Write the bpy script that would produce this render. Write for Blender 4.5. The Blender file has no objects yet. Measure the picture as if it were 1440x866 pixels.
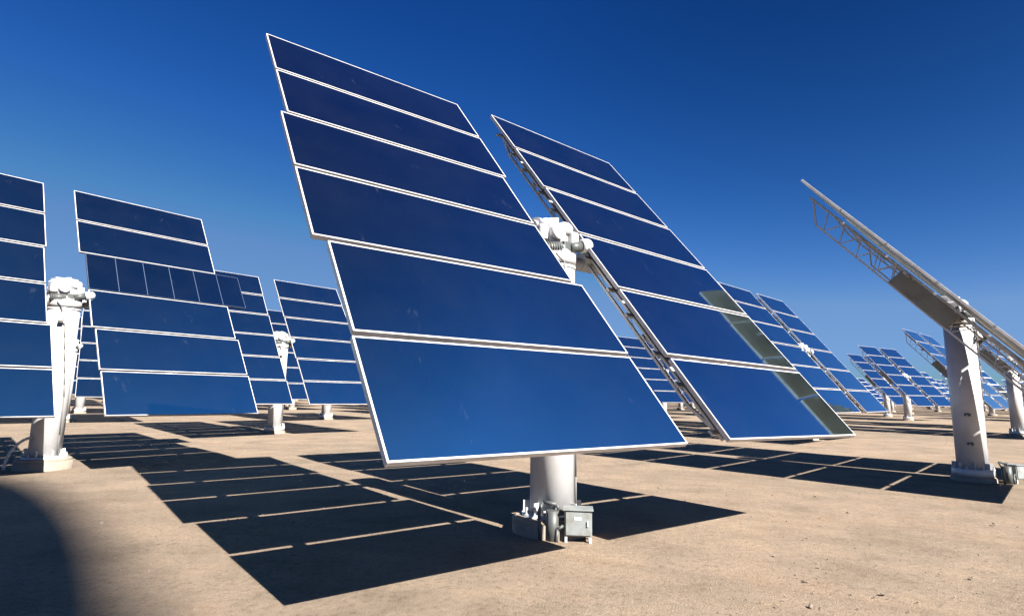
import bpy, bmesh, math, random
from mathutils import Vector, Matrix
R = math.radians
rnd = random.Random(7)
S = bpy.context.scene
COL = S.collection

# ------------------------------------------------------------------ materials
def new_mat(name):
    m = bpy.data.materials.new(name); m.use_nodes = True
    nt = m.node_tree
    return m, nt, nt.nodes['Principled BSDF']

def noise(nt, scale, detail=4, rough=0.5, vec=None):
    n = nt.nodes.new('ShaderNodeTexNoise')
    n.inputs['Scale'].default_value = scale
    n.inputs['Detail'].default_value = detail
    n.inputs['Roughness'].default_value = rough
    if vec is not None: nt.links.new(vec, n.inputs['Vector'])
    return n

def ramp(nt, fac, stops):
    r = nt.nodes.new('ShaderNodeValToRGB')
    e = r.color_ramp.elements
    while len(e) < len(stops): e.new(0.5)
    for k, (p, c) in enumerate(stops):
        e[k].position = p
        e[k].color = (*c, 1) if len(c) == 3 else c
    nt.links.new(fac, r.inputs['Fac'])
    return r

def mixc(nt, fac, a, b, mode='MIX'):
    m = nt.nodes.new('ShaderNodeMix'); m.data_type = 'RGBA'; m.blend_type = mode
    for sock, v in ((m.inputs['Factor'], fac), (m.inputs['A'], a), (m.inputs['B'], b)):
        if hasattr(v, 'is_output'): nt.links.new(v, sock)
        elif isinstance(v, (int, float)): sock.default_value = v
        else: sock.default_value = (*v, 1)
    return m.outputs['Result']

def painted(name, c, c2, rough=0.45, metal=0.0, scale=3.0, grime=0.5, bump=0.0):
    """paint or metal with blotchy wear of a second colour"""
    m, nt, b = new_mat(name)
    tc = nt.nodes.new('ShaderNodeTexCoord')
    n = noise(nt, scale, 8, 0.65, tc.outputs['Object'])
    r = ramp(nt, n.outputs['Fac'], [(0.42, (0, 0, 0)), (0.75, (grime, grime, grime))])
    nt.links.new(mixc(nt, r.outputs['Color'], c, c2), b.inputs['Base Color'])
    b.inputs['Roughness'].default_value = rough
    b.inputs['Metallic'].default_value = metal
    if bump:
        bp = nt.nodes.new('ShaderNodeBump'); bp.inputs['Strength'].default_value = bump
        bp.inputs['Distance'].default_value = 0.01
        n2 = noise(nt, scale * 12, 4, 0.6, tc.outputs['Object'])
        nt.links.new(n2.outputs['Fac'], bp.inputs['Height'])
        nt.links.new(bp.outputs['Normal'], b.inputs['Normal'])
    return m

M = {}
M['white'] = painted('white_paint', (0.54, 0.54, 0.55), (0.38, 0.345, 0.30), 0.42, 0, 2.2, 0.45)
M['frame'] = painted('facet_edge_paint', (0.52, 0.51, 0.51), (0.30, 0.27, 0.24), 0.5, 0, 5.0, 0.7)
M['back'] = painted('facet_back_steel', (0.30, 0.285, 0.25), (0.22, 0.19, 0.15), 0.6, 0.0, 2.5, 0.7)
M['steel'] = painted('galvanised_steel', (0.50, 0.51, 0.52), (0.38, 0.37, 0.35), 0.55, 0.1, 6.0, 0.6)
M['plate'] = painted('weathered_steel_plate', (0.20, 0.19, 0.165), (0.14, 0.11, 0.08), 0.6, 0.2, 4.0, 0.8)
M['dark'] = painted('dark_grey_motor_paint', (0.07, 0.08, 0.08), (0.12, 0.10, 0.08), 0.5, 0.2, 9.0, 0.5)
M['cable'] = painted('cable_rubber', (0.12, 0.12, 0.12), (0.2, 0.18, 0.15), 0.6, 0, 9.0, 0.5)
M['box'] = painted('grey_box_enamel', (0.24, 0.265, 0.265), (0.15, 0.13, 0.10), 0.45, 0.1, 7.0, 0.9)
M['concrete'] = painted('concrete', (0.30, 0.25, 0.20), (0.20, 0.155, 0.12), 0.9, 0, 5.0, 0.8, 0.6)
M['joint'] = painted('joint_sealant', (0.055, 0.08, 0.14), (0.03, 0.045, 0.08), 0.6, 0, 8.0, 0.5)

def mirror_mat(name, tint, dust_amt, smudge):
    """back-silvered glass, a thin film of desert dust and wiped smudges"""
    m, nt, b = new_mat(name)
    tc = nt.nodes.new('ShaderNodeTexCoord')
    info = nt.nodes.new('ShaderNodeObjectInfo')
    add = nt.nodes.new('ShaderNodeVectorMath'); add.operation = 'MULTIPLY_ADD'
    comb = nt.nodes.new('ShaderNodeCombineXYZ')
    nt.links.new(info.outputs['Random'], comb.inputs[0]); nt.links.new(info.outputs['Random'], comb.inputs[2])
    add.inputs[1].default_value = (37, 37, 37)
    nt.links.new(comb.outputs[0], add.inputs[0]); nt.links.new(tc.outputs['Object'], add.inputs[2])
    v = add.outputs[0]
    b.inputs['Base Color'].default_value = (*tint, 1)
    b.inputs['Metallic'].default_value = 1.0
    b.inputs['Roughness'].default_value = 0.035
    # very faint sag of the glass
    n0 = noise(nt, 0.7, 1, 0.5, v)
    bp = nt.nodes.new('ShaderNodeBump'); bp.inputs['Strength'].default_value = 0.25; bp.inputs['Distance'].default_value = 0.02
    nt.links.new(n0.outputs['Fac'], bp.inputs['Height']); nt.links.new(bp.outputs['Normal'], b.inputs['Normal'])
    d = nt.nodes.new('ShaderNodeBsdfDiffuse'); d.inputs['Color'].default_value = (0.42, 0.44, 0.47, 1)
    n1 = noise(nt, 1.3, 5, 0.6, v)
    r1 = ramp(nt, n1.outputs['Fac'], [(0.35, (dust_amt * .4,) * 3), (0.70, (dust_amt,) * 3)])
    mp2 = nt.nodes.new('ShaderNodeMapping'); mp2.inputs['Scale'].default_value = (1.6, 1.0, 0.7); mp2.inputs['Rotation'].default_value = (0, R(20), 0); nt.links.new(v, mp2.inputs['Vector'])
    n2 = noise(nt, 2.3, 10, 0.72, mp2.outputs[0])
    n2.inputs['Distortion'].default_value = 0.5
    r2 = ramp(nt, n2.outputs['Fac'], [(0.625, (0, 0, 0)), (0.80, (smudge,) * 3)])
    n3 = noise(nt, 90, 2, 0.5, v)
    r3 = ramp(nt, n3.outputs['Fac'], [(0.70, (0, 0, 0)), (0.80, (0.06,) * 3)])
    s1 = mixc(nt, 1.0, r1.outputs['Color'], r2.outputs['Color'], 'ADD')
    s2 = mixc(nt, 1.0, s1, r3.outputs['Color'], 'ADD')
    mx = nt.nodes.new('ShaderNodeMixShader')
    nt.links.new(s2, mx.inputs[0])
    nt.links.new(b.outputs[0], mx.inputs[1]); nt.links.new(d.outputs[0], mx.inputs[2])
    nt.links.new(mx.outputs[0], nt.nodes['Material Output'].inputs['Surface'])
    return m
M['mirror'] = mirror_mat('mirror_glass', (0.50, 0.82, 0.91), 0.006, 0.06)
M['tile_mirror'] = mirror_mat('older_mirror_tiles', (0.36, 0.60, 0.70), 0.005, 0.07)

# ground
def ground_mat():
    m, nt, b = new_mat('desert_sand')
    g = nt.nodes.new('ShaderNodeNewGeometry')
    P = g.outputs['Position']
    big = noise(nt, 0.12, 5, 0.6, P)
    mid = noise(nt, 0.9, 7, 0.65, P)
    fine = noise(nt, 14, 8, 0.75, P)
    grit = noise(nt, 70, 4, 0.7, P)
    c1 = ramp(nt, big.outputs['Fac'], [(0.3, (0.213, 0.171, 0.129)), (0.55, (0.264, 0.203, 0.150)), (0.75, (0.278, 0.223, 0.171))])
    c2 = ramp(nt, mid.outputs['Fac'], [(0.32, (0.74, 0.73, 0.72)), (0.50, (1.0, 1.0, 1.0)), (0.66, (1.20, 1.17, 1.12))])
    c3 = ramp(nt, fine.outputs['Fac'], [(0.30, (0.58, 0.56, 0.54)), (0.46, (0.98, 0.98, 0.98)), (0.70, (1.15, 1.15, 1.14))])
    c4 = ramp(nt, grit.outputs['Fac'], [(0.34, (0.68, 0.66, 0.64)), (0.5, (1, 1, 1)), (0.66, (1.16, 1.15, 1.14))])
    # wheel-worn paler lane and reddish stained patches
    rp = noise(nt, 0.55, 4, 0.6, P)
    rr = ramp(nt, rp.outputs['Fac'], [(0.58, (0, 0, 0)), (0.72, (0.55, 0.55, 0.55))])
    a = mixc(nt, 1.0, c1.outputs['Color'], c2.outputs['Color'], 'MULTIPLY')
    a = mixc(nt, rr.outputs['Color'], a, (0.26, 0.178, 0.120))
    a = mixc(nt, 1.0, a, c3.outputs['Color'], 'MULTIPLY')
    a = mixc(nt, 1.0, a, c4.outputs['Color'], 'MULTIPLY')
    # faint old wheel tracks: thin bands running across the site, broken up by noise
    mp = nt.nodes.new('ShaderNodeMapping'); mp.inputs['Rotation'].default_value = (0, 0, R(24)); nt.links.new(P, mp.inputs['Vector'])
    wv = nt.nodes.new('ShaderNodeTexWave'); wv.wave_type = 'BANDS'; wv.bands_direction = 'Y'
    wv.inputs['Scale'].default_value = 0.085; wv.inputs['Distortion'].default_value = 1.4; wv.inputs['Detail'].default_value = 2; wv.inputs['Detail Scale'].default_value = 0.4
    nt.links.new(mp.outputs[0], wv.inputs['Vector'])
    wr = ramp(nt, wv.outputs['Fac'], [(0.86, (0, 0, 0)), (0.93, (1, 1, 1)), (0.96, (1, 1, 1)), (1.0, (0.2, 0.2, 0.2))])
    brk = ramp(nt, mid.outputs['Fac'], [(0.40, (0, 0, 0)), (0.60, (0.5, 0.5, 0.5))])
    trk = mixc(nt, 1.0, wr.outputs['Color'], brk.outputs['Color'], 'MULTIPLY')
    a = mixc(nt, trk, a, mixc(nt, 1.0, a, (0.74, 0.73, 0.72), 'MULTIPLY'))
    # gravelly darker speckle patches
    vo = nt.nodes.new('ShaderNodeTexVoronoi'); vo.inputs['Scale'].default_value = 26; nt.links.new(P, vo.inputs['Vector'])
    vr = ramp(nt, vo.outputs['Distance'], [(0.10, (1, 1, 1)), (0.20, (0, 0, 0))])
    vm = ramp(nt, noise(nt, 0.45, 5, 0.7, P).outputs['Fac'], [(0.48, (0.0, 0.0, 0.0)), (0.66, (0.75, 0.75, 0.75))])
    a = mixc(nt, mixc(nt, 1.0, vr.outputs['Color'], vm.outputs['Color'], 'MULTIPLY'), a, (0.10, 0.078, 0.06))
    nt.links.new(a, b.inputs['Base Color'])
    b.inputs['Roughness'].default_value = 0.95
    b.inputs['Specular IOR Level'].default_value = 0.1
    s = nt.nodes.new('ShaderNodeMath'); s.operation = 'ADD'
    nt.links.new(fine.outputs['Fac'], s.inputs[0]); nt.links.new(grit.outputs['Fac'], s.inputs[1])
    bp = nt.nodes.new('ShaderNodeBump'); bp.inputs['Strength'].default_value = 0.8; bp.inputs['Distance'].default_value = 0.022
    nt.links.new(s.outputs[0], bp.inputs['Height']); nt.links.new(bp.outputs['Normal'], b.inputs['Normal'])
    return m
M['sand'] = ground_mat()
M['stone'] = painted('stone', (0.17, 0.13, 0.10), (0.30, 0.24, 0.18), 0.9, 0, 20, 0.8)
M['scrub'] = painted('dry_scrub', (0.10, 0.09, 0.055), (0.16, 0.13, 0.08), 0.9, 0, 8, 0.8)

# ------------------------------------------------------------------ mesh helper
class MB:
    def __init__(s): s.bm = bmesh.new(); s.mats = []
    def mi(s, m):
        if m not in s.mats: s.mats.append(m)
        return s.mats.index(m)
    def _fin(s, faces, m, smooth=False):
        k = s.mi(m)
        for f in faces: f.material_index = k; f.smooth = smooth
    def box(s, c, d, m, rot=None, bev=0.0):
        mat = Matrix.Translation(Vector(c)) @ (rot or Matrix.Identity(4)) @ Matrix.Diagonal((*d, 1))
        r = bmesh.ops.create_cube(s.bm, size=1, matrix=mat)
        fs = {f for v in r['verts'] for f in v.link_faces}
        s._fin(fs, m)
        if bev:
            es = {e for f in fs for e in f.edges}
            q = bmesh.ops.bevel(s.bm, geom=list(es), offset=bev, segments=2, affect='EDGES', profile=0.6)
            s._fin(q['faces'], m)
        return s
    def cyl(s, a, b, r1, m, r2=None, seg=24, smooth=True):
        a, b = Vector(a), Vector(b); d = b - a
        mat = Matrix.Translation((a + b) / 2) @ d.to_track_quat('Z', 'Y').to_matrix().to_4x4()
        r = bmesh.ops.create_cone(s.bm, cap_ends=True, segments=seg, radius1=r1, radius2=r1 if r2 is None else r2, depth=d.length, matrix=mat)
        fs = {f for v in r['verts'] for f in v.link_faces}
        k = s.mi(m)
        for f in fs: f.material_index = k; f.smooth = smooth and len(f.verts) == 4
        return s
    def sph(s, c, r, m, sc=(1, 1, 1), seg=16):
        mat = Matrix.Translation(Vector(c)) @ Matrix.Diagonal((*sc, 1))
        q = bmesh.ops.create_uvsphere(s.bm, u_segments=seg, v_segments=seg // 2 + 1, radius=r, matrix=mat)
        s._fin({f for v in q['verts'] for f in v.link_faces}, m, True)
        return s
    def bar(s, a, b, w, m):
        a, b = Vector(a), Vector(b); d = b - a
        s.box((a + b) / 2, (w, w, d.length), m, d.to_track_quat('Z', 'Y').to_matrix().to_4x4())
        return s
    def tube(s, pts, r, m, seg=10):
        for p, q in zip(pts, pts[1:]): s.cyl(p, q, r, m, seg=seg)
        for p in pts[1:-1]: s.sph(p, r, m, seg=8)
        return s
    def mesh(s, name):
        me = bpy.data.meshes.new(name); s.bm.to_mesh(me); s.bm.free()
        for m in s.mats: me.materials.append(m)
        return me

def link(name, me, parent=None, loc=(0, 0, 0), rot=(0, 0, 0), label=None):
    o = bpy.data.objects.new(name, me); COL.objects.link(o)
    o.location = loc; o.rotation_euler = rot
    if parent is not None: o.parent = parent
    if label: o['label'] = label
    return o

def tag(o, label=None, cat=None, group=None, kind=None):
    if label: o['label'] = label
    if cat: o['category'] = cat
    if group: o['group'] = group
    if kind: o['kind'] = kind
    return o

# ------------------------------------------------------------------ dimensions (metres)
W, HH, GAP, HZ, OFF = 3.05, 6.85, 0.675, 3.822, 0.115
PITCH = HH / 6
FH = PITCH - 0.046          # facet height
FR = 0.017                  # width of the facet's edge frame

def facet_mesh(w=W, h=FH, tiles=0):
    b = MB()
    mm = M['tile_mirror'] if tiles else M['mirror']
    b.box((0, 0.026, 0), (w - 0.02, 0.042, h - 0.02), M['back'])
    # the mirror pane itself, a thin slab proud of the backing
    b.box((0, 0.0, 0), (w - 0.02, 0.006, h - 0.02), mm)
    if tiles:
        for k in range(1, tiles):
            x = -w / 2 + w * k / tiles
            b.box((x, -0.0045, 0), (0.010, 0.003, h - 0.03), M['joint'])
    return b.mesh('mirror_facet')

def frame_mesh(w=W, h=FH, fr=FR, mat='frame'):
    b = MB(); t = 0.052; y = 0.021
    b.box((0, y, h / 2 - fr / 2), (w, t, fr), M[mat], bev=0.004)
    b.box((0, y, -h / 2 + fr / 2), (w, t, fr), M[mat], bev=0.004)
    for sx in (-1, 1):
        b.box((sx * (w / 2 - fr / 2), y + 0.001, 0), (fr, t, h - 2 * fr + 0.004), M[mat], bev=0.004)
    return b.mesh('frame')

FACET = facet_mesh(); FRAME = frame_mesh()
TILEW = 3.52
TILE = facet_mesh(TILEW, FH + 0.03, 6)
THIN = frame_mesh(TILEW + 0.01, FH + 0.04, 0.009, 'joint')

def truss_mesh(plate=True, dep=0.44):
    """upright lattice girder behind the facets, in panel space (z up the panel, y back)"""
    b = MB(); st = M['steel']; L = HH / 2 - 0.25; y0 = 0.075
    for sx in ((-0.06, 0.06) if plate else (0,)):
        b.bar((sx, y0, -L - .1), (sx, y0, L + .1), 0.036, st)
    b.bar((0, dep, -L + 0.45), (0, dep, L - 0.45), 0.038 if plate else 0.032, st)
    b.bar((0, y0, L), (0, dep, L - 0.45), 0.035, st)
    b.bar((0, y0, -L), (0, dep, -L + 0.45), 0.035, st)
    n = 12 if plate else 7
    zs = [-L + 0.45 + (2 * L - 0.9) * k / n for k in range(n + 1)]
    for k in range(n):
        if abs((zs[k] + zs[k + 1]) / 2) < 0.6 and plate: continue
        zc = (zs[k] + zs[k + 1]) / 2
        for sx in ((-0.05, 0.05) if plate else (0,)):
            b.bar((sx, y0, zs[k]), (0, dep, zc), 0.012 if plate else 0.009, st)
            b.bar((0, dep, zc), (sx, y0, zs[k + 1]), 0.012 if plate else 0.009, st)
    if plate: b.box((0, (y0 + dep) / 2 + 0.0, 0.08), (0.10, dep - y0 - 0.02, 1.35), M['plate'], bev=0.01)
    else: b.box((0, 0.19, -0.1), (0.10, 0.22, 0.26), st, bev=0.01)
    b.box((0, 0.062, 0), (0.11, 0.028, 2 * L), st)
    # purlin clips that carry each facet
    for r in range(6):
        for dz in (-0.33, 0.33):
            z = HH / 2 - PITCH * (r + 0.5) + dz
            b.box((0, 0.066, z), (0.30, 0.03, 0.06), st)
    return b.mesh('truss')
TRUSS = truss_mesh(); TRUSS_IN = truss_mesh(False, 0.18)

def tube_mesh():
    b = MB(); y = 0.27
    for s in (-1, 1):
        b.cyl((s * 0.20, y, -0.13), (s * (GAP / 2 + 2.30), y, -0.13), 0.09, M['white'], seg=28)
        b.cyl((s * 0.22, y, -0.13), (s * 0.30, y, -0.13), 0.14, M['white'], seg=28)
    return b.mesh('torque_tube')
TUBE = tube_mesh()

def rail_mesh():
    b = MB(); b.box((0, 0.115, 0), (W - 0.5, 0.03, 0.07), M['steel'])
    return b.mesh('cross_rail')
RAIL = rail_mesh()

def pedestal_mesh():
    b = MB()
    b.cyl((0, 0, 0.10), (0, 0, 3.36), 0.285, M['white'], seg=48)
    b.cyl((0, 0, 1.855), (0, 0, 1.867), 0.2875, M['white'], seg=48)
    b.cyl((0, 0, 3.36), (0, 0, 3.40), 0.295, M['white'], seg=48)
    return b.mesh('pedestal')
PED = pedestal_mesh()

def flange_mesh():
    b = MB()
    b.cyl((0, 0, 0.122), (0, 0, 0.262), 0.385, M['white'], seg=48)
    for k in range(8):
        a = k * math.tau / 8 + 0.2; d = Vector((math.cos(a), math.sin(a), 0))
        b.box(d * 0.325 + Vector((0, 0, 0.33)), (0.085, 0.014, 0.13), M['white'], Matrix.Rotation(a, 4, 'Z'))
    return b.mesh('base_flange')
def bolt_mesh():
    b = MB(); b.cyl((0, 0, 0), (0, 0, 0.07), 0.014, M['steel'], seg=8); b.cyl((0, 0, 0.005), (0, 0, 0.03), 0.026, M['steel'], seg=6, smooth=False)
    return b.mesh('bolt')
def found_mesh(r=0.50, h=0.225):
    b = MB()
    b.cyl((0, 0, -0.3), (0, 0, h - 0.04), r, M['concrete'], seg=56)
    b.cyl((0, 0, h - 0.04), (0, 0, h), r, M['concrete'], r2=r * 0.91, seg=56)
    return b.mesh('foundation')
FLANGE, BOLT, FOUND, FOUND_S = flange_mesh(), bolt_mesh(), found_mesh(), found_mesh(0.42, 0.12)

def drive_mesh():
    b = MB(); w = M['white']
    b.cyl((0, 0, 3.425), (0, 0, 3.56), 0.30, w, seg=36)
    b.cyl((0, 0, 3.56), (0, 0, 3.66), 0.25, w, seg=36)
    b.box((0, 0.10, 3.80), (0.34, 0.46, 0.36), w, bev=0.05)
    b.cyl((-0.20, 0.20, 3.86), (0.20, 0.20, 3.86), 0.245, w, seg=32)      # elevation gear drum
    b.cyl((-0.27, 0.20, 3.86), (-0.20, 0.20, 3.86), 0.20, w, seg=24)
    b.cyl((0.20, 0.20, 3.86), (0.27, 0.20, 3.86), 0.20, w, seg=24)
    b.cyl((-0.08, -0.12, 3.84), (-0.08, -0.22, 3.84), 0.10, w, seg=20)
    b.sph((0.12, -0.08, 3.93), 0.115, w, (1.1, 1, 0.9))
    b.cyl((0.02, 0.02, 3.95), (-0.02, -0.02, 4.08), 0.07, w, seg=16)
    b.box((-0.24, 0.05, 3.84), (0.14, 0.30, 0.20), w, bev=0.03)
    b.sph((-0.15, 0.0, 3.98), 0.095, w, (1, 1.2, 0.8))
    b.box((0.21, -0.10, 3.78), (0.13, 0.22, 0.22), w, bev=0.03)
    for k in range(6):
        a = k * math.tau / 6
        for s in (-1, 1):
            b.cyl((s * 0.27, 0.20 + 0.15 * math.cos(a), 3.86 + 0.15 * math.sin(a)), (s * 0.29, 0.20 + 0.15 * math.cos(a), 3.86 + 0.15 * math.sin(a)), 0.02, M['steel'], seg=8)
    return b.mesh('drive_unit')
def motor_mesh():
    b = MB(); d = M['dark']
    b.cyl((-0.30, -0.10, 3.60), (-0.02, -0.17, 3.63), 0.085, d, seg=20)
    for k in range(7):
        x = -0.27 + 0.035 * k
        b.cyl((x, -0.107 - 0.25 * (x + 0.27), 3.603), (x + 0.010, -0.11 - 0.25 * (x + 0.27), 3.604), 0.10, d, seg=20)
    b.cyl((0.10, -0.20, 3.64), (0.30, -0.22, 3.70), 0.07, d, seg=18)
    b.box((0.03, -0.19, 3.66), (0.12, 0.12, 0.12), d, bev=0.015)
    return b.mesh('motor')
def cap_mesh():
    b = MB(); b.cyl((0.30, -0.22, 3.70), (0.38, -0.24, 3.72), 0.095, M['white'], seg=22); b.sph((0.38, -0.24, 3.72), 0.094, M['white'])
    return b.mesh('motor_cap')
def jack_mesh():
    b = MB(); b.cyl((-0.02, -0.20, 3.50), (-0.12, -0.38, 3.10), 0.030, M['white'], seg=12)
    b.cyl((-0.10, -0.34, 3.18), (-0.12, -0.38, 3.08), 0.05, M['white'], seg=12)
    b.bar((-0.12, -0.38, 3.12), (-0.02, -0.27, 3.05), 0.04, M['white'])
    return b.mesh('jack_screw')
DRIVE, MOTOR, CAP, JACK = drive_mesh(), motor_mesh(), cap_mesh(), jack_mesh()

def cable_mesh(seed):
    b = MB(); q = 0.298
    def pt(a, z, e=0.0): return (math.cos(a) * (q + e), math.sin(a) * (q + e), z)
    a0 = -1.9
    pts = [pt(a0 - 0.3, 3.52, 0.03), pt(a0, 3.40, 0.06), pt(a0 + 0.1, 3.2, 0.01)] + [pt(a0 + 0.25 + 0.55 * t / 6, 3.0 - 1.5 * t / 6, 0.012) for t in range(7)] + [pt(a0 + 0.85, 0.7, 0.01), pt(a0 + 0.86, 0.3, 0.01)]
    b.tube(pts, 0.012, M['cable'], 8)
    return b.mesh('cable')
CABLE = cable_mesh(1)

def conduit_mesh():
    """white curved pipe that leaves the pedestal and runs to the ground"""
    b = MB(); pts = []
    for t in range(9):
        u = t / 8
        pts.append((-0.25 - 0.42 * math.sin(u * 1.5), -0.12 - 0.12 * u, 0.66 - 0.62 * (1 - math.cos(u * 1.55))))
    b.tube(pts, 0.028, M['white'], 10)
    return b.mesh('conduit')
CONDUIT = conduit_mesh()

def box_meshes():
    b = MB()
    b.box((0, 0, 0.235), (0.32, 0.22, 0.29), M['box'], bev=0.008)
    b.box((0, -0.005, 0.388), (0.355, 0.265, 0.014), M['box'], bev=0.004)
    for sx in (-0.14, 0.14):
        for sy in (-0.09, 0.09): b.box((sx, sy, 0.05), (0.03, 0.03, 0.13), M['steel'])
    body = b.mesh('control_box')
    b = MB()
    b.box((0, -0.118, 0.235), (0.285, 0.014, 0.255), M['box'], bev=0.004)
    b.box((0.11, -0.132, 0.24), (0.018, 0.02, 0.06), M['steel'], bev=0.003)
    b.box((-0.005, -0.1275, 0.295), (0.085, 0.004, 0.035), M['white'])
    door = b.mesh('door')
    b = MB()
    b.cyl((-0.30, -0.03, -0.05), (-0.30, -0.03, 0.36), 0.075, M['dark'], seg=18)
    b.tube([(-0.22, 0.02, 0.34), (-0.25, 0.0, 0.42), (-0.42, 0.05, 0.44), (-0.46, -0.02, 0.34), (-0.44, -0.04, -0.02)], 0.022, M['dark'], 10)
    b.tube([(-0.17, -0.08, 0.2), (-0.24, -0.10, 0.16), (-0.25, -0.11, -0.02)], 0.02, M['dark'], 10)
    pipe = b.mesh('pipework')
    return body, door, pipe
BOX, DOOR, PIPE = box_meshes()

# ------------------------------------------------------------------ a detailed heliostat
def facet_z(r): return HH / 2 - PITCH * (r + 0.5)

def heliostat(x, y, az, el, label, group, offs=None, tiles=False, box=None, full=True, conduit=False, cant=0.12, wing_cant=0.0):
    root = link('heliostat', None, loc=(x, y, 0), rot=(0, 0, math.pi - R(az)))
    root.empty_display_size = 0.4
    tag(root, label, 'heliostat', group)
    er = Matrix.Rotation(-R(el), 4, 'X')
    def tilted(name, me, p=(0, 0, 0), extra=None, label=None):
        o = link(name, me, root)
        m = Matrix.Translation((0, 0, HZ)) @ er @ Matrix.Translation(Vector(p))
        if extra is not None: m = m @ extra
        o.matrix_local = m
        if label: o['label'] = label
        return o
    link('foundation', FOUND if conduit or wing_cant else FOUND_S, root)
    ped = link('pedestal', PED, root)
    fl = link('base_flange', FLANGE, ped)
    if full:
        for k in range(8):
            a = k * math.tau / 8 + 0.2 + math.tau / 16
            link('bolt', BOLT, ped, loc=(math.cos(a) * 0.365, math.sin(a) * 0.365, 0.258))
        link('cable', CABLE, ped)
    if conduit: link('conduit', CONDUIT, ped)
    dr = link('drive_unit', DRIVE, root)
    link('motor', MOTOR, dr); link('motor_cap', CAP, dr)
    if full: link('jack_screw', JACK, dr)
    tilted('torque_tube', TUBE)
    for z in (-1.71, 0.57, 1.71):
        for s in (-1, 1): tilted('cross_rail', RAIL, (s * (GAP / 2 + W / 2), 0, z))
    for s in (-1, 1):
        for a in (GAP / 2 + 0.30, GAP / 2 + 2.30):
            tilted('truss', TRUSS if a > 1.5 else TRUSS_IN, (s * a, 0, 0))
    for s in (-1, 1):
        for r in range(6):
            dx, dz, w2 = (offs[s][r] if offs else (rnd.uniform(-.03, .03), rnd.uniform(-.008, .008), 0))
            px = s * (GAP / 2 + W / 2) + dx
            ex = Matrix.Rotation(R(rnd.uniform(-cant, cant)), 4, 'X') @ Matrix.Rotation(R(rnd.uniform(-cant, cant)), 4, 'Z')
            if s == 1: ex = Matrix.Rotation(R(wing_cant), 4, 'Z') @ ex
            if tiles and s == 1 and r == 2:
                f = tilted('mirror_facet', TILE, (px - W / 2 + TILEW / 2 + 0.03, -OFF - 0.012, facet_z(r) - 0.005), ex, 'overlong unframed facet made of six joined mirror tiles')
                link('frame', THIN, f)['label'] = 'dark thin edge strip'
                continue
            f = tilted('mirror_facet', FACET, (px, -OFF, facet_z(r) + dz), ex)
            link('frame', FRAME, f)
    if box:
        th = math.pi - R(az)
        wx, wy, wr = box                               # world offset from the pedestal, world heading
        lx = wx * math.cos(th) + wy * math.sin(th); ly = -wx * math.sin(th) + wy * math.cos(th)
        b = link('control_box', BOX, root, loc=(lx, ly, 0), rot=(0, 0, R(wr) - th))
        link('door', DOOR, b); link('pipework', PIPE, b)
    return root

# ------------------------------------------------------------------ distant heliostat: fewer, simpler parts
def far_meshes():
    wing = MB()
    for r in range(6):
        z = facet_z(r)
        wing.box((0, 0.035, z), (W - .01, 0.06, FH - .01), M['back'])
        wing.box((0, 0.0, z), (W - 0.08, 0.012, FH - 0.08), M['mirror'])
        for dz in (-1, 1): wing.box((0, 0.012, z + dz * (FH / 2 - 0.028)), (W, 0.07, 0.056), M['frame'])
        for dx in (-1, 1): wing.box((dx * (W / 2 - 0.025), 0.013, z), (0.05, 0.07, FH - 0.10), M['frame'])
    ped = MB(); ped.cyl((0, 0, -0.1), (0, 0, 3.40), 0.285, M['white'], seg=20); ped.cyl((0, 0, -0.1), (0, 0, 0.2), 0.48, M['concrete'], seg=20)
    d = MB(); d.cyl((0, 0, 3.40), (0, 0, 3.6), 0.30, M['white'], seg=18); d.box((0, 0.1, 3.8), (0.4, 0.5, 0.44), M['white'], bev=0.06)
    d.cyl((-0.30, 0.2, 3.86), (0.30, 0.2, 3.86), 0.24, M['white'], seg=18); d.cyl((-0.25, -0.18, 3.62), (0.25, -0.2, 3.66), 0.09, M['dark'], seg=12)
    t = MB(); t.cyl((-GAP / 2 - 2.4, 0.27, 0), (GAP / 2 + 2.4, 0.27, 0), 0.135, M['white'], seg=14)
    tr = MB()
    for s in (-0.05, 0.05): tr.bar((s, 0.08, -3.1), (s, 0.08, 3.1), 0.05, M['steel'])
    tr.bar((0, 0.5, -2.6), (0, 0.5, 2.6), 0.06, M['steel'])
    for k in range(12):
        z = -2.6 + 5.2 * k / 12; zc = z + 2.6 / 12
        tr.bar((0, 0.08, z), (0, 0.5, zc), 0.03, M['steel']); tr.bar((0, 0.5, zc), (0, 0.08, z + 5.2 / 12), 0.03, M['steel'])
    return wing.mesh('mirror_wing'), ped.mesh('pedestal'), d.mesh('drive_unit'), t.mesh('torque_tube'), tr.mesh('truss')
FW, FP, FD, FT, FTR = far_meshes()

def far_heliostat(x, y, az, el, label, group):
    root = link('heliostat', None, loc=(x, y, 0), rot=(0, 0, math.pi - R(az)))
    tag(root, label, 'heliostat', group)
    er = Matrix.Translation((0, 0, HZ)) @ Matrix.Rotation(-R(el), 4, 'X')
    link('pedestal', FP, root); link('drive_unit', FD, root)
    o = link('torque_tube', FT, root); o.matrix_local = er
    for s in (-1, 1):
        o = link('mirror_wing', FW, root); o.matrix_local = er @ Matrix.Translation((s * (GAP / 2 + W / 2), -OFF, 0))
        for a in (0.30, 2.30):
            o = link('truss', FTR, root); o.matrix_local = er @ Matrix.Translation((s * (GAP / 2 + a), 0, 0))
    return root

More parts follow.
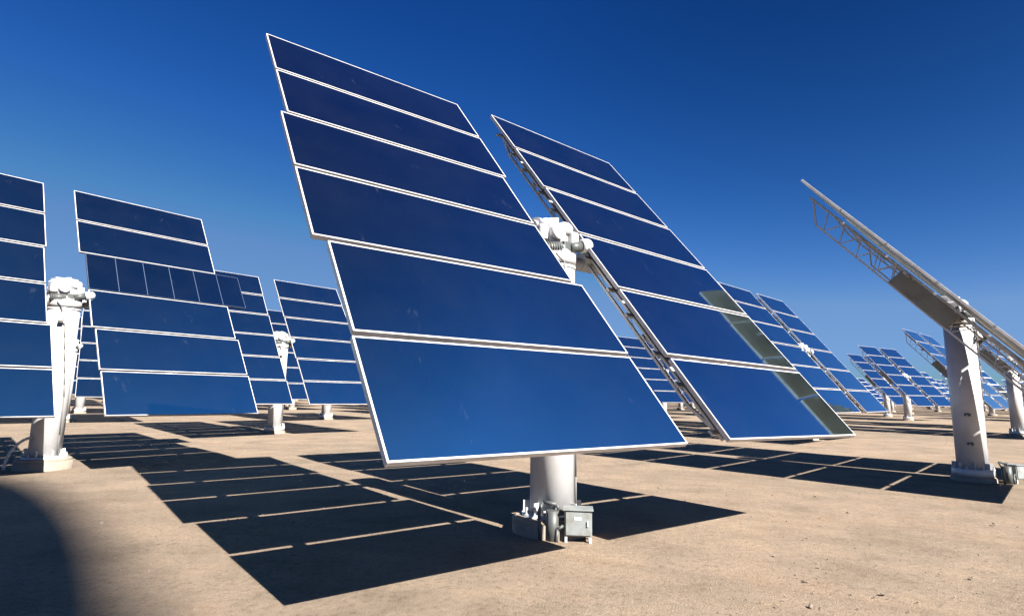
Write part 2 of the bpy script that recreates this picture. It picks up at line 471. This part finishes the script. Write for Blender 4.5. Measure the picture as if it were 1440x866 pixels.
# ------------------------------------------------------------------ place the near heliostats
G1 = 'mirror heliostats standing in the near rows'
G2 = 'mirror heliostats in the middle rows'
z6 = [(0, 0, 0)] * 6
main_off = {-1: [(0, 0, 0), (0.0, 0, 0), (-0.075, 0, 0), (-0.075, 0, 0), (0.05, -0.004, 0), (0.03, -0.010, 0)],
            1: [(0, 0, 0), (0.0, 0, 0), (0.02, 0, 0), (0.01, 0, 0), (0.0, 0, 0), (0.0, -0.02, 0)]}
heliostat(0.55, 7.44, 142.9, 39.8, 'big heliostat in the foreground centre with a grey control box at its white pedestal', G1, main_off, box=(0.27, -0.47, -6), cant=0.04, wing_cant=1.5)
hl_off = {-1: [(-.02, 0, 0), (-.02, 0, 0), (-.06, 0, 0), (-.06, 0, 0), (.0, 0, 0), (.0, 0, 0)],
          1: [(-.09, 0, 0), (-.09, 0, 0), (0, 0, 0), (0.02, 0, 0), (0.08, 0, 0), (0.10, 0, 0)]}
heliostat(-9.82, 12.29, 130.2, 36.6, 'heliostat cut by the left edge of the picture, one facet unframed and overlong', G1, hl_off, tiles=True, conduit=True)
edge_on = heliostat(10.2, 12.8, 133.9, 40.6, 'heliostat seen edge on from the side at the right, grey lattice back showing', G1, box=(0.66, -0.30, 20))
heliostat(-9.45, 23.15, 134.1, 37.8, 'heliostat whose short white pedestal shows between the left and the big central mirrors', G1)
heliostat(12.60, 24.45, 137.1, 38.2, 'heliostat directly behind the right wing of the big central one', G1)
heliostat(25.89, 29.32, 140.5, 41.0, 'heliostat with shaded white pedestal at the right edge, behind the edge-on one', G1)
heliostat(-21.8, 28.0, 141.0, 39.0, 'heliostat behind the leftmost one, its white pedestal in the gap', G1)
heliostat(30.4, 38.6, 140.0, 40.0, 'steep dark blue heliostat rising left of the edge-on one', G2, full=False)
heliostat(-11.2, 35.0, 137.0, 38.5, 'heliostat behind the centre-left one, seen through the slot between its wings', G2, full=False)
heliostat(12.4, 46.5, 141.0, 39.5, 'small heliostat seen through the slot beside the central drive unit', G2, full=False)
heliostat(13.0, 35.5, 141.0, 39.5, 'heliostat mostly hidden behind the central right wing, third in its file', G2, full=False)
heliostat(35.07, 50.60, 148.4, 39.7, 'small heliostat above the lone slim white pedestal at the right', G2, full=False)
heliostat(39.72, 60.38, 145.9, 39.6, 'small heliostat just left of the one over the slim pedestal', G2, full=False)
heliostat(-28.5, 38.0, 138.0, 39.0, 'small heliostat glimpsed between the two far-left white pedestals', G2, full=False)
def bracket_mesh():
    b = MB(); b.box((0, 0, 0), (0.05, 0.11, 0.055), M['dark'], bev=0.005); b.cyl((-0.03, 0, 0), (-0.07, 0.02, -0.03), 0.014, M['steel'], seg=8)
    return b.mesh('bracket')
BR = bracket_mesh()
for zz in (1.42, 0.80):
    link('bracket', BR, edge_on, loc=(-0.300, -0.03, zz))
near = [(0.57, 7.47), (-10.2, 12.6), (10.2, 12.9), (-9.6, 23.5), (12.7, 24.6), (25.9, 29.3), (-21.9, 28), (30.4, 38.6), (-11.2, 35), (12.4, 46.5), (13, 35.5), (35, 50.6), (39.7, 60.4), (-28.5, 38)]

# far rows: arcs round the receiver tower, thinned with distance
TX, TY = 29.0, -31.0
n_far = 0
rad = 62.0
while rad < 235:
    step = 9.8 / rad if rad < 120 else 12.0 / rad
    a = -1.35 + (0.5 * step if int(rad / 11.5) % 2 else 0)
    while a < 1.0:
        fx = TX + rad * math.sin(a - 0.30) + rnd.uniform(-.4, .4); fy = TY + rad * math.cos(a - 0.30) + rnd.uniform(-.4, .4)
        a += step
        if fy < 44 or fy > 190: continue
        if abs(fx / fy) > 1.02: continue
        if any((fx - p) ** 2 + (fy - q) ** 2 < 66 for p, q in near): continue
        near.append((fx, fy)); n_far += 1
        far_heliostat(fx, fy, 141 + rnd.uniform(-5, 5), 39.5 + rnd.uniform(-1.5, 1.5), 'tiny blue heliostat in the distant rows near the horizon', 'tiny heliostats of the distant rows')
    rad += 11.5
print('far heliostats', n_far)

# ------------------------------------------------------------------ receiver tower (stands behind the camera; its shadow falls into the lower left corner)
SAZ, SEL = R(139.8), R(38.5)
def tower():
    hc, tan = 78.0, math.tan(SEL)
    sd = Vector((math.sin(SAZ), math.cos(SAZ), 0)); nn = Vector((-sd.y, sd.x, 0))
    base = nn * (0.92 - 2.2) - sd * (7.3 - hc / tan)
    root = link('receiver_tower', None, loc=(base.x, base.y, 0))
    tag(root, 'tall round-topped receiver tower whose shadow darkens the lower left corner', 'tower')
    b = MB(); b.cyl((0, 0, -0.5), (0, 0, hc - 2), 2.0, M['concrete'], r2=1.85, seg=48)
    link('shaft', b.mesh('shaft'), root)
    b = MB(); b.sph((0, 0, hc), 1.0, M['dark'], (2.2, 2.2, 6.7), seg=48)
    rc = link('receiver', b.mesh('receiver'), root)
    b = MB(); b.cyl((0, 0, hc - 2.1), (0, 0, hc - 1.9), 2.25, M['steel'], seg=40)
    link('walkway', b.mesh('walkway'), rc)
tower()

# ------------------------------------------------------------------ ground
def ground():
    b = bmesh.new()
    # fine centre patch with gentle unevenness, coarse skirt to the horizon
    xs = [-3000, -1200, -500, -220, -120, -70] + [-40 + 1.6 * k for k in range(51)] + [70, 120, 220, 500, 1200, 3000]
    ys = [-3000, -800, -200, -60, -10] + [-2 + 0.8 * k for k in range(46)] + [40, 50, 65, 85, 120, 170, 240, 400, 800, 1600, 3500]
    rr = random.Random(3)
    ph = [(rr.uniform(.15, .9), rr.uniform(.15, .9), rr.uniform(0, 6), rr.uniform(0, 6)) for _ in range(9)]
    def hgt(x, y):
        if abs(x) > 45 or y > 45 or y < 0: return 0
        return sum(math.sin(x * a + p) * math.sin(y * c + q) for a, c, p, q in ph) * 0.006
    g = [[b.verts.new((x, y, hgt(x, y))) for x in xs] for y in ys]
    for j in range(len(ys) - 1):
        for i in range(len(xs) - 1):
            b.faces.new((g[j][i], g[j][i + 1], g[j + 1][i + 1], g[j + 1][i])).smooth = True
    me = bpy.data.meshes.new('ground'); b.to_mesh(me); b.free(); me.materials.append(M['sand'])
    tag(link('ground', me), kind='structure')
ground()

# loose grit and pebbles lying on the sand (uncountable)
def pebbles():
    b = MB(); rr = random.Random(11)
    k = b.mi(M['stone'])
    for _ in range(4200):
        d = 3.2 + 22 * rr.random() ** 1.7
        an = rr.uniform(-0.80, 0.80)
        x, y = d * math.tan(an), d
        r = rr.uniform(0.004, 0.012) * (1 + 1.6 * (rr.random() > 0.96))
        m = Matrix.Translation((x, y, r * 0.2)) @ Matrix.Rotation(rr.uniform(0, 6), 4, 'Z') @ Matrix.Diagonal((1, rr.uniform(.6, 1), rr.uniform(.4, .8), 1))
        q = bmesh.ops.create_icosphere(b.bm, subdivisions=1, radius=r, matrix=m)
        for v in q['verts']:
            v.co += Vector((rr.uniform(-1, 1), rr.uniform(-1, 1), rr.uniform(-1, 1))) * r * 0.22
    me = b.mesh('pebbles')
    tag(link('pebbles', me), 'small loose brown stones scattered over the bare sandy ground', 'pebbles', kind='stuff')
pebbles()

# low dry scrub far away
def scrub():
    b = MB(); rr = random.Random(5); b.mi(M['scrub'])
    for _ in range(900):
        y = rr.uniform(190, 420); x = y * rr.uniform(-1.0, 1.0)
        h = rr.uniform(0.5, 1.6)
        for _k in range(7):
            px, py = x + rr.uniform(-1, 1), y + rr.uniform(-1, 1)
            v = [b.bm.verts.new((px + rr.uniform(-.8, .8), py + rr.uniform(-.8, .8), rr.uniform(0, h))) for _j in range(3)]
            b.bm.faces.new(v)
    tag(link('scrub', b.mesh('scrub')), 'low dry desert scrub far off along the horizon', 'scrub', kind='stuff')
scrub()

# ------------------------------------------------------------------ sky and sun
w = bpy.data.worlds.new('World'); S.world = w; w.use_nodes = True
nt = w.node_tree; bg = nt.nodes['Background']
sky = nt.nodes.new('ShaderNodeTexSky'); sky.sky_type = 'NISHITA'; sky.sun_disc = False
sky.sun_elevation = SEL; sky.sun_rotation = SAZ
sky.altitude = 600; sky.air_density = 1.0; sky.dust_density = 1.0; sky.ozone_density = 1.0
# film-like polarised blue: each channel of the sky gets its own contrast
EXPO = 1.75
GAIN = 0.05 * 10 * 2 ** EXPO
def math_node(op, a, b):
    n = nt.nodes.new('ShaderNodeMath'); n.operation = op
    for k, v in enumerate((a, b)):
        if hasattr(v, 'is_output'): nt.links.new(v, n.inputs[k])
        else: n.inputs[k].default_value = v
    return n.outputs[0]
tc = nt.nodes.new('ShaderNodeTexCoord'); sx = nt.nodes.new('ShaderNodeSeparateXYZ'); nt.links.new(tc.outputs['Generated'], sx.inputs[0])
dt = nt.nodes.new('ShaderNodeVectorMath'); dt.operation = 'DOT_PRODUCT'; nt.links.new(tc.outputs['Generated'], dt.inputs[0])
dt.inputs[1].default_value = (math.cos(SEL) * math.sin(SAZ), math.cos(SEL) * math.cos(SAZ), math.sin(SEL))
cosang = dt.outputs['Value']
s2 = math_node('SUBTRACT', 1.0, math_node('MULTIPLY', cosang, cosang))
s6 = math_node('POWER', math_node('MAXIMUM', s2, 0.0), 3.0)
xz = math_node('MULTIPLY', math_node('MAXIMUM', sx.outputs[0], 0.0), math_node('MAXIMUM', sx.outputs[2], 0.0))
pol = math_node('MAXIMUM', math_node('SUBTRACT', 1.0, math_node('MULTIPLY', math_node('MULTIPLY', math_node('MULTIPLY', xz, sx.outputs[2]), s6), 2.4)), 0.5)
near_sun = math_node('MAXIMUM', math_node('SUBTRACT', cosang, 0.36), 0.0)
zen = math_node('MAXIMUM', math_node('SUBTRACT', 1.0, math_node('MULTIPLY', math_node('MAXIMUM', math_node('SUBTRACT', sx.outputs[2], 0.8), 0.0), 3.3)), 0.42)
sep = nt.nodes.new('ShaderNodeSeparateColor'); com = nt.nodes.new('ShaderNodeCombineColor')
nt.links.new(sky.outputs[0], sep.inputs[0])
low = math_node('MAXIMUM', math_node('SUBTRACT', 1.0, math_node('MULTIPLY', math_node('MAXIMUM', sx.outputs[2], 0.0), 2.5)), 0.0)
for i, (a, p, mx, mh, gk) in enumerate(((4.6, 2.7, 0.055, 0.16, 4.0), (1.38, 1.62, 0.17, 0.24, 2.4), (1.47, 1.23, 0.46, 0.28, 1.0))):
    v = math_node('POWER', math_node('MULTIPLY', sep.outputs[i], 0.1), p)
    v = math_node('MULTIPLY', math_node('MULTIPLY', v, a), zen)
    v = math_node('MULTIPLY', math_node('MULTIPLY', v, pol), math_node('ADD', 1.0, math_node('MULTIPLY', near_sun, gk)))
    v = math_node('MINIMUM', v, math_node('ADD', mx, math_node('MULTIPLY', low, mh)))
    nt.links.new(math_node('MULTIPLY', v, 1.0 / (0.05 * 2 ** EXPO)), com.inputs[i])
nt.links.new(com.outputs[0], bg.inputs[0]); bg.inputs[1].default_value = 0.05

sl = bpy.data.lights.new('sun', 'SUN'); sl.energy = 5.0; sl.angle = R(0.42); sl.color = (1.0, 0.95, 0.88)
so = bpy.data.objects.new('sun', sl); COL.objects.link(so)
sv = Vector((math.cos(SEL) * math.sin(SAZ), math.cos(SEL) * math.cos(SAZ), math.sin(SEL)))
so.rotation_euler = sv.to_track_quat('Z', 'Y').to_euler(); so.location = (10, -10, 30)

# ------------------------------------------------------------------ camera
pi_, ro = R(8.65), R(0.937)
fw = Vector((0, math.cos(pi_), math.sin(pi_))); up = Vector((0, -math.sin(pi_), math.cos(pi_))); rt = Vector((1, 0, 0))
r2 = math.cos(ro) * rt + math.sin(ro) * up; u2 = -math.sin(ro) * rt + math.cos(ro) * up
cd = bpy.data.cameras.new('camera'); cd.sensor_width = 36; cd.lens = 794.8 * 36 / 1440; cd.clip_start = 0.05; cd.clip_end = 8000
co = bpy.data.objects.new('camera', cd); COL.objects.link(co); S.camera = co
mat = Matrix((r2, u2, -fw)).transposed().to_4x4(); mat.translation = Vector((0, 0, 1.709))
co.matrix_world = mat
cd.dof.use_dof = False

S.view_settings.view_transform = 'Standard'; S.view_settings.look = 'None'
S.view_settings.exposure = EXPO; S.view_settings.gamma = 1.0
S.render.resolution_x = 1024; S.render.resolution_y = 615
S.cycles.max_bounces = 8; S.cycles.diffuse_bounces = 1; S.cycles.caustics_reflective = False; S.cycles.glossy_bounces = 5; S.cycles.use_denoising = True
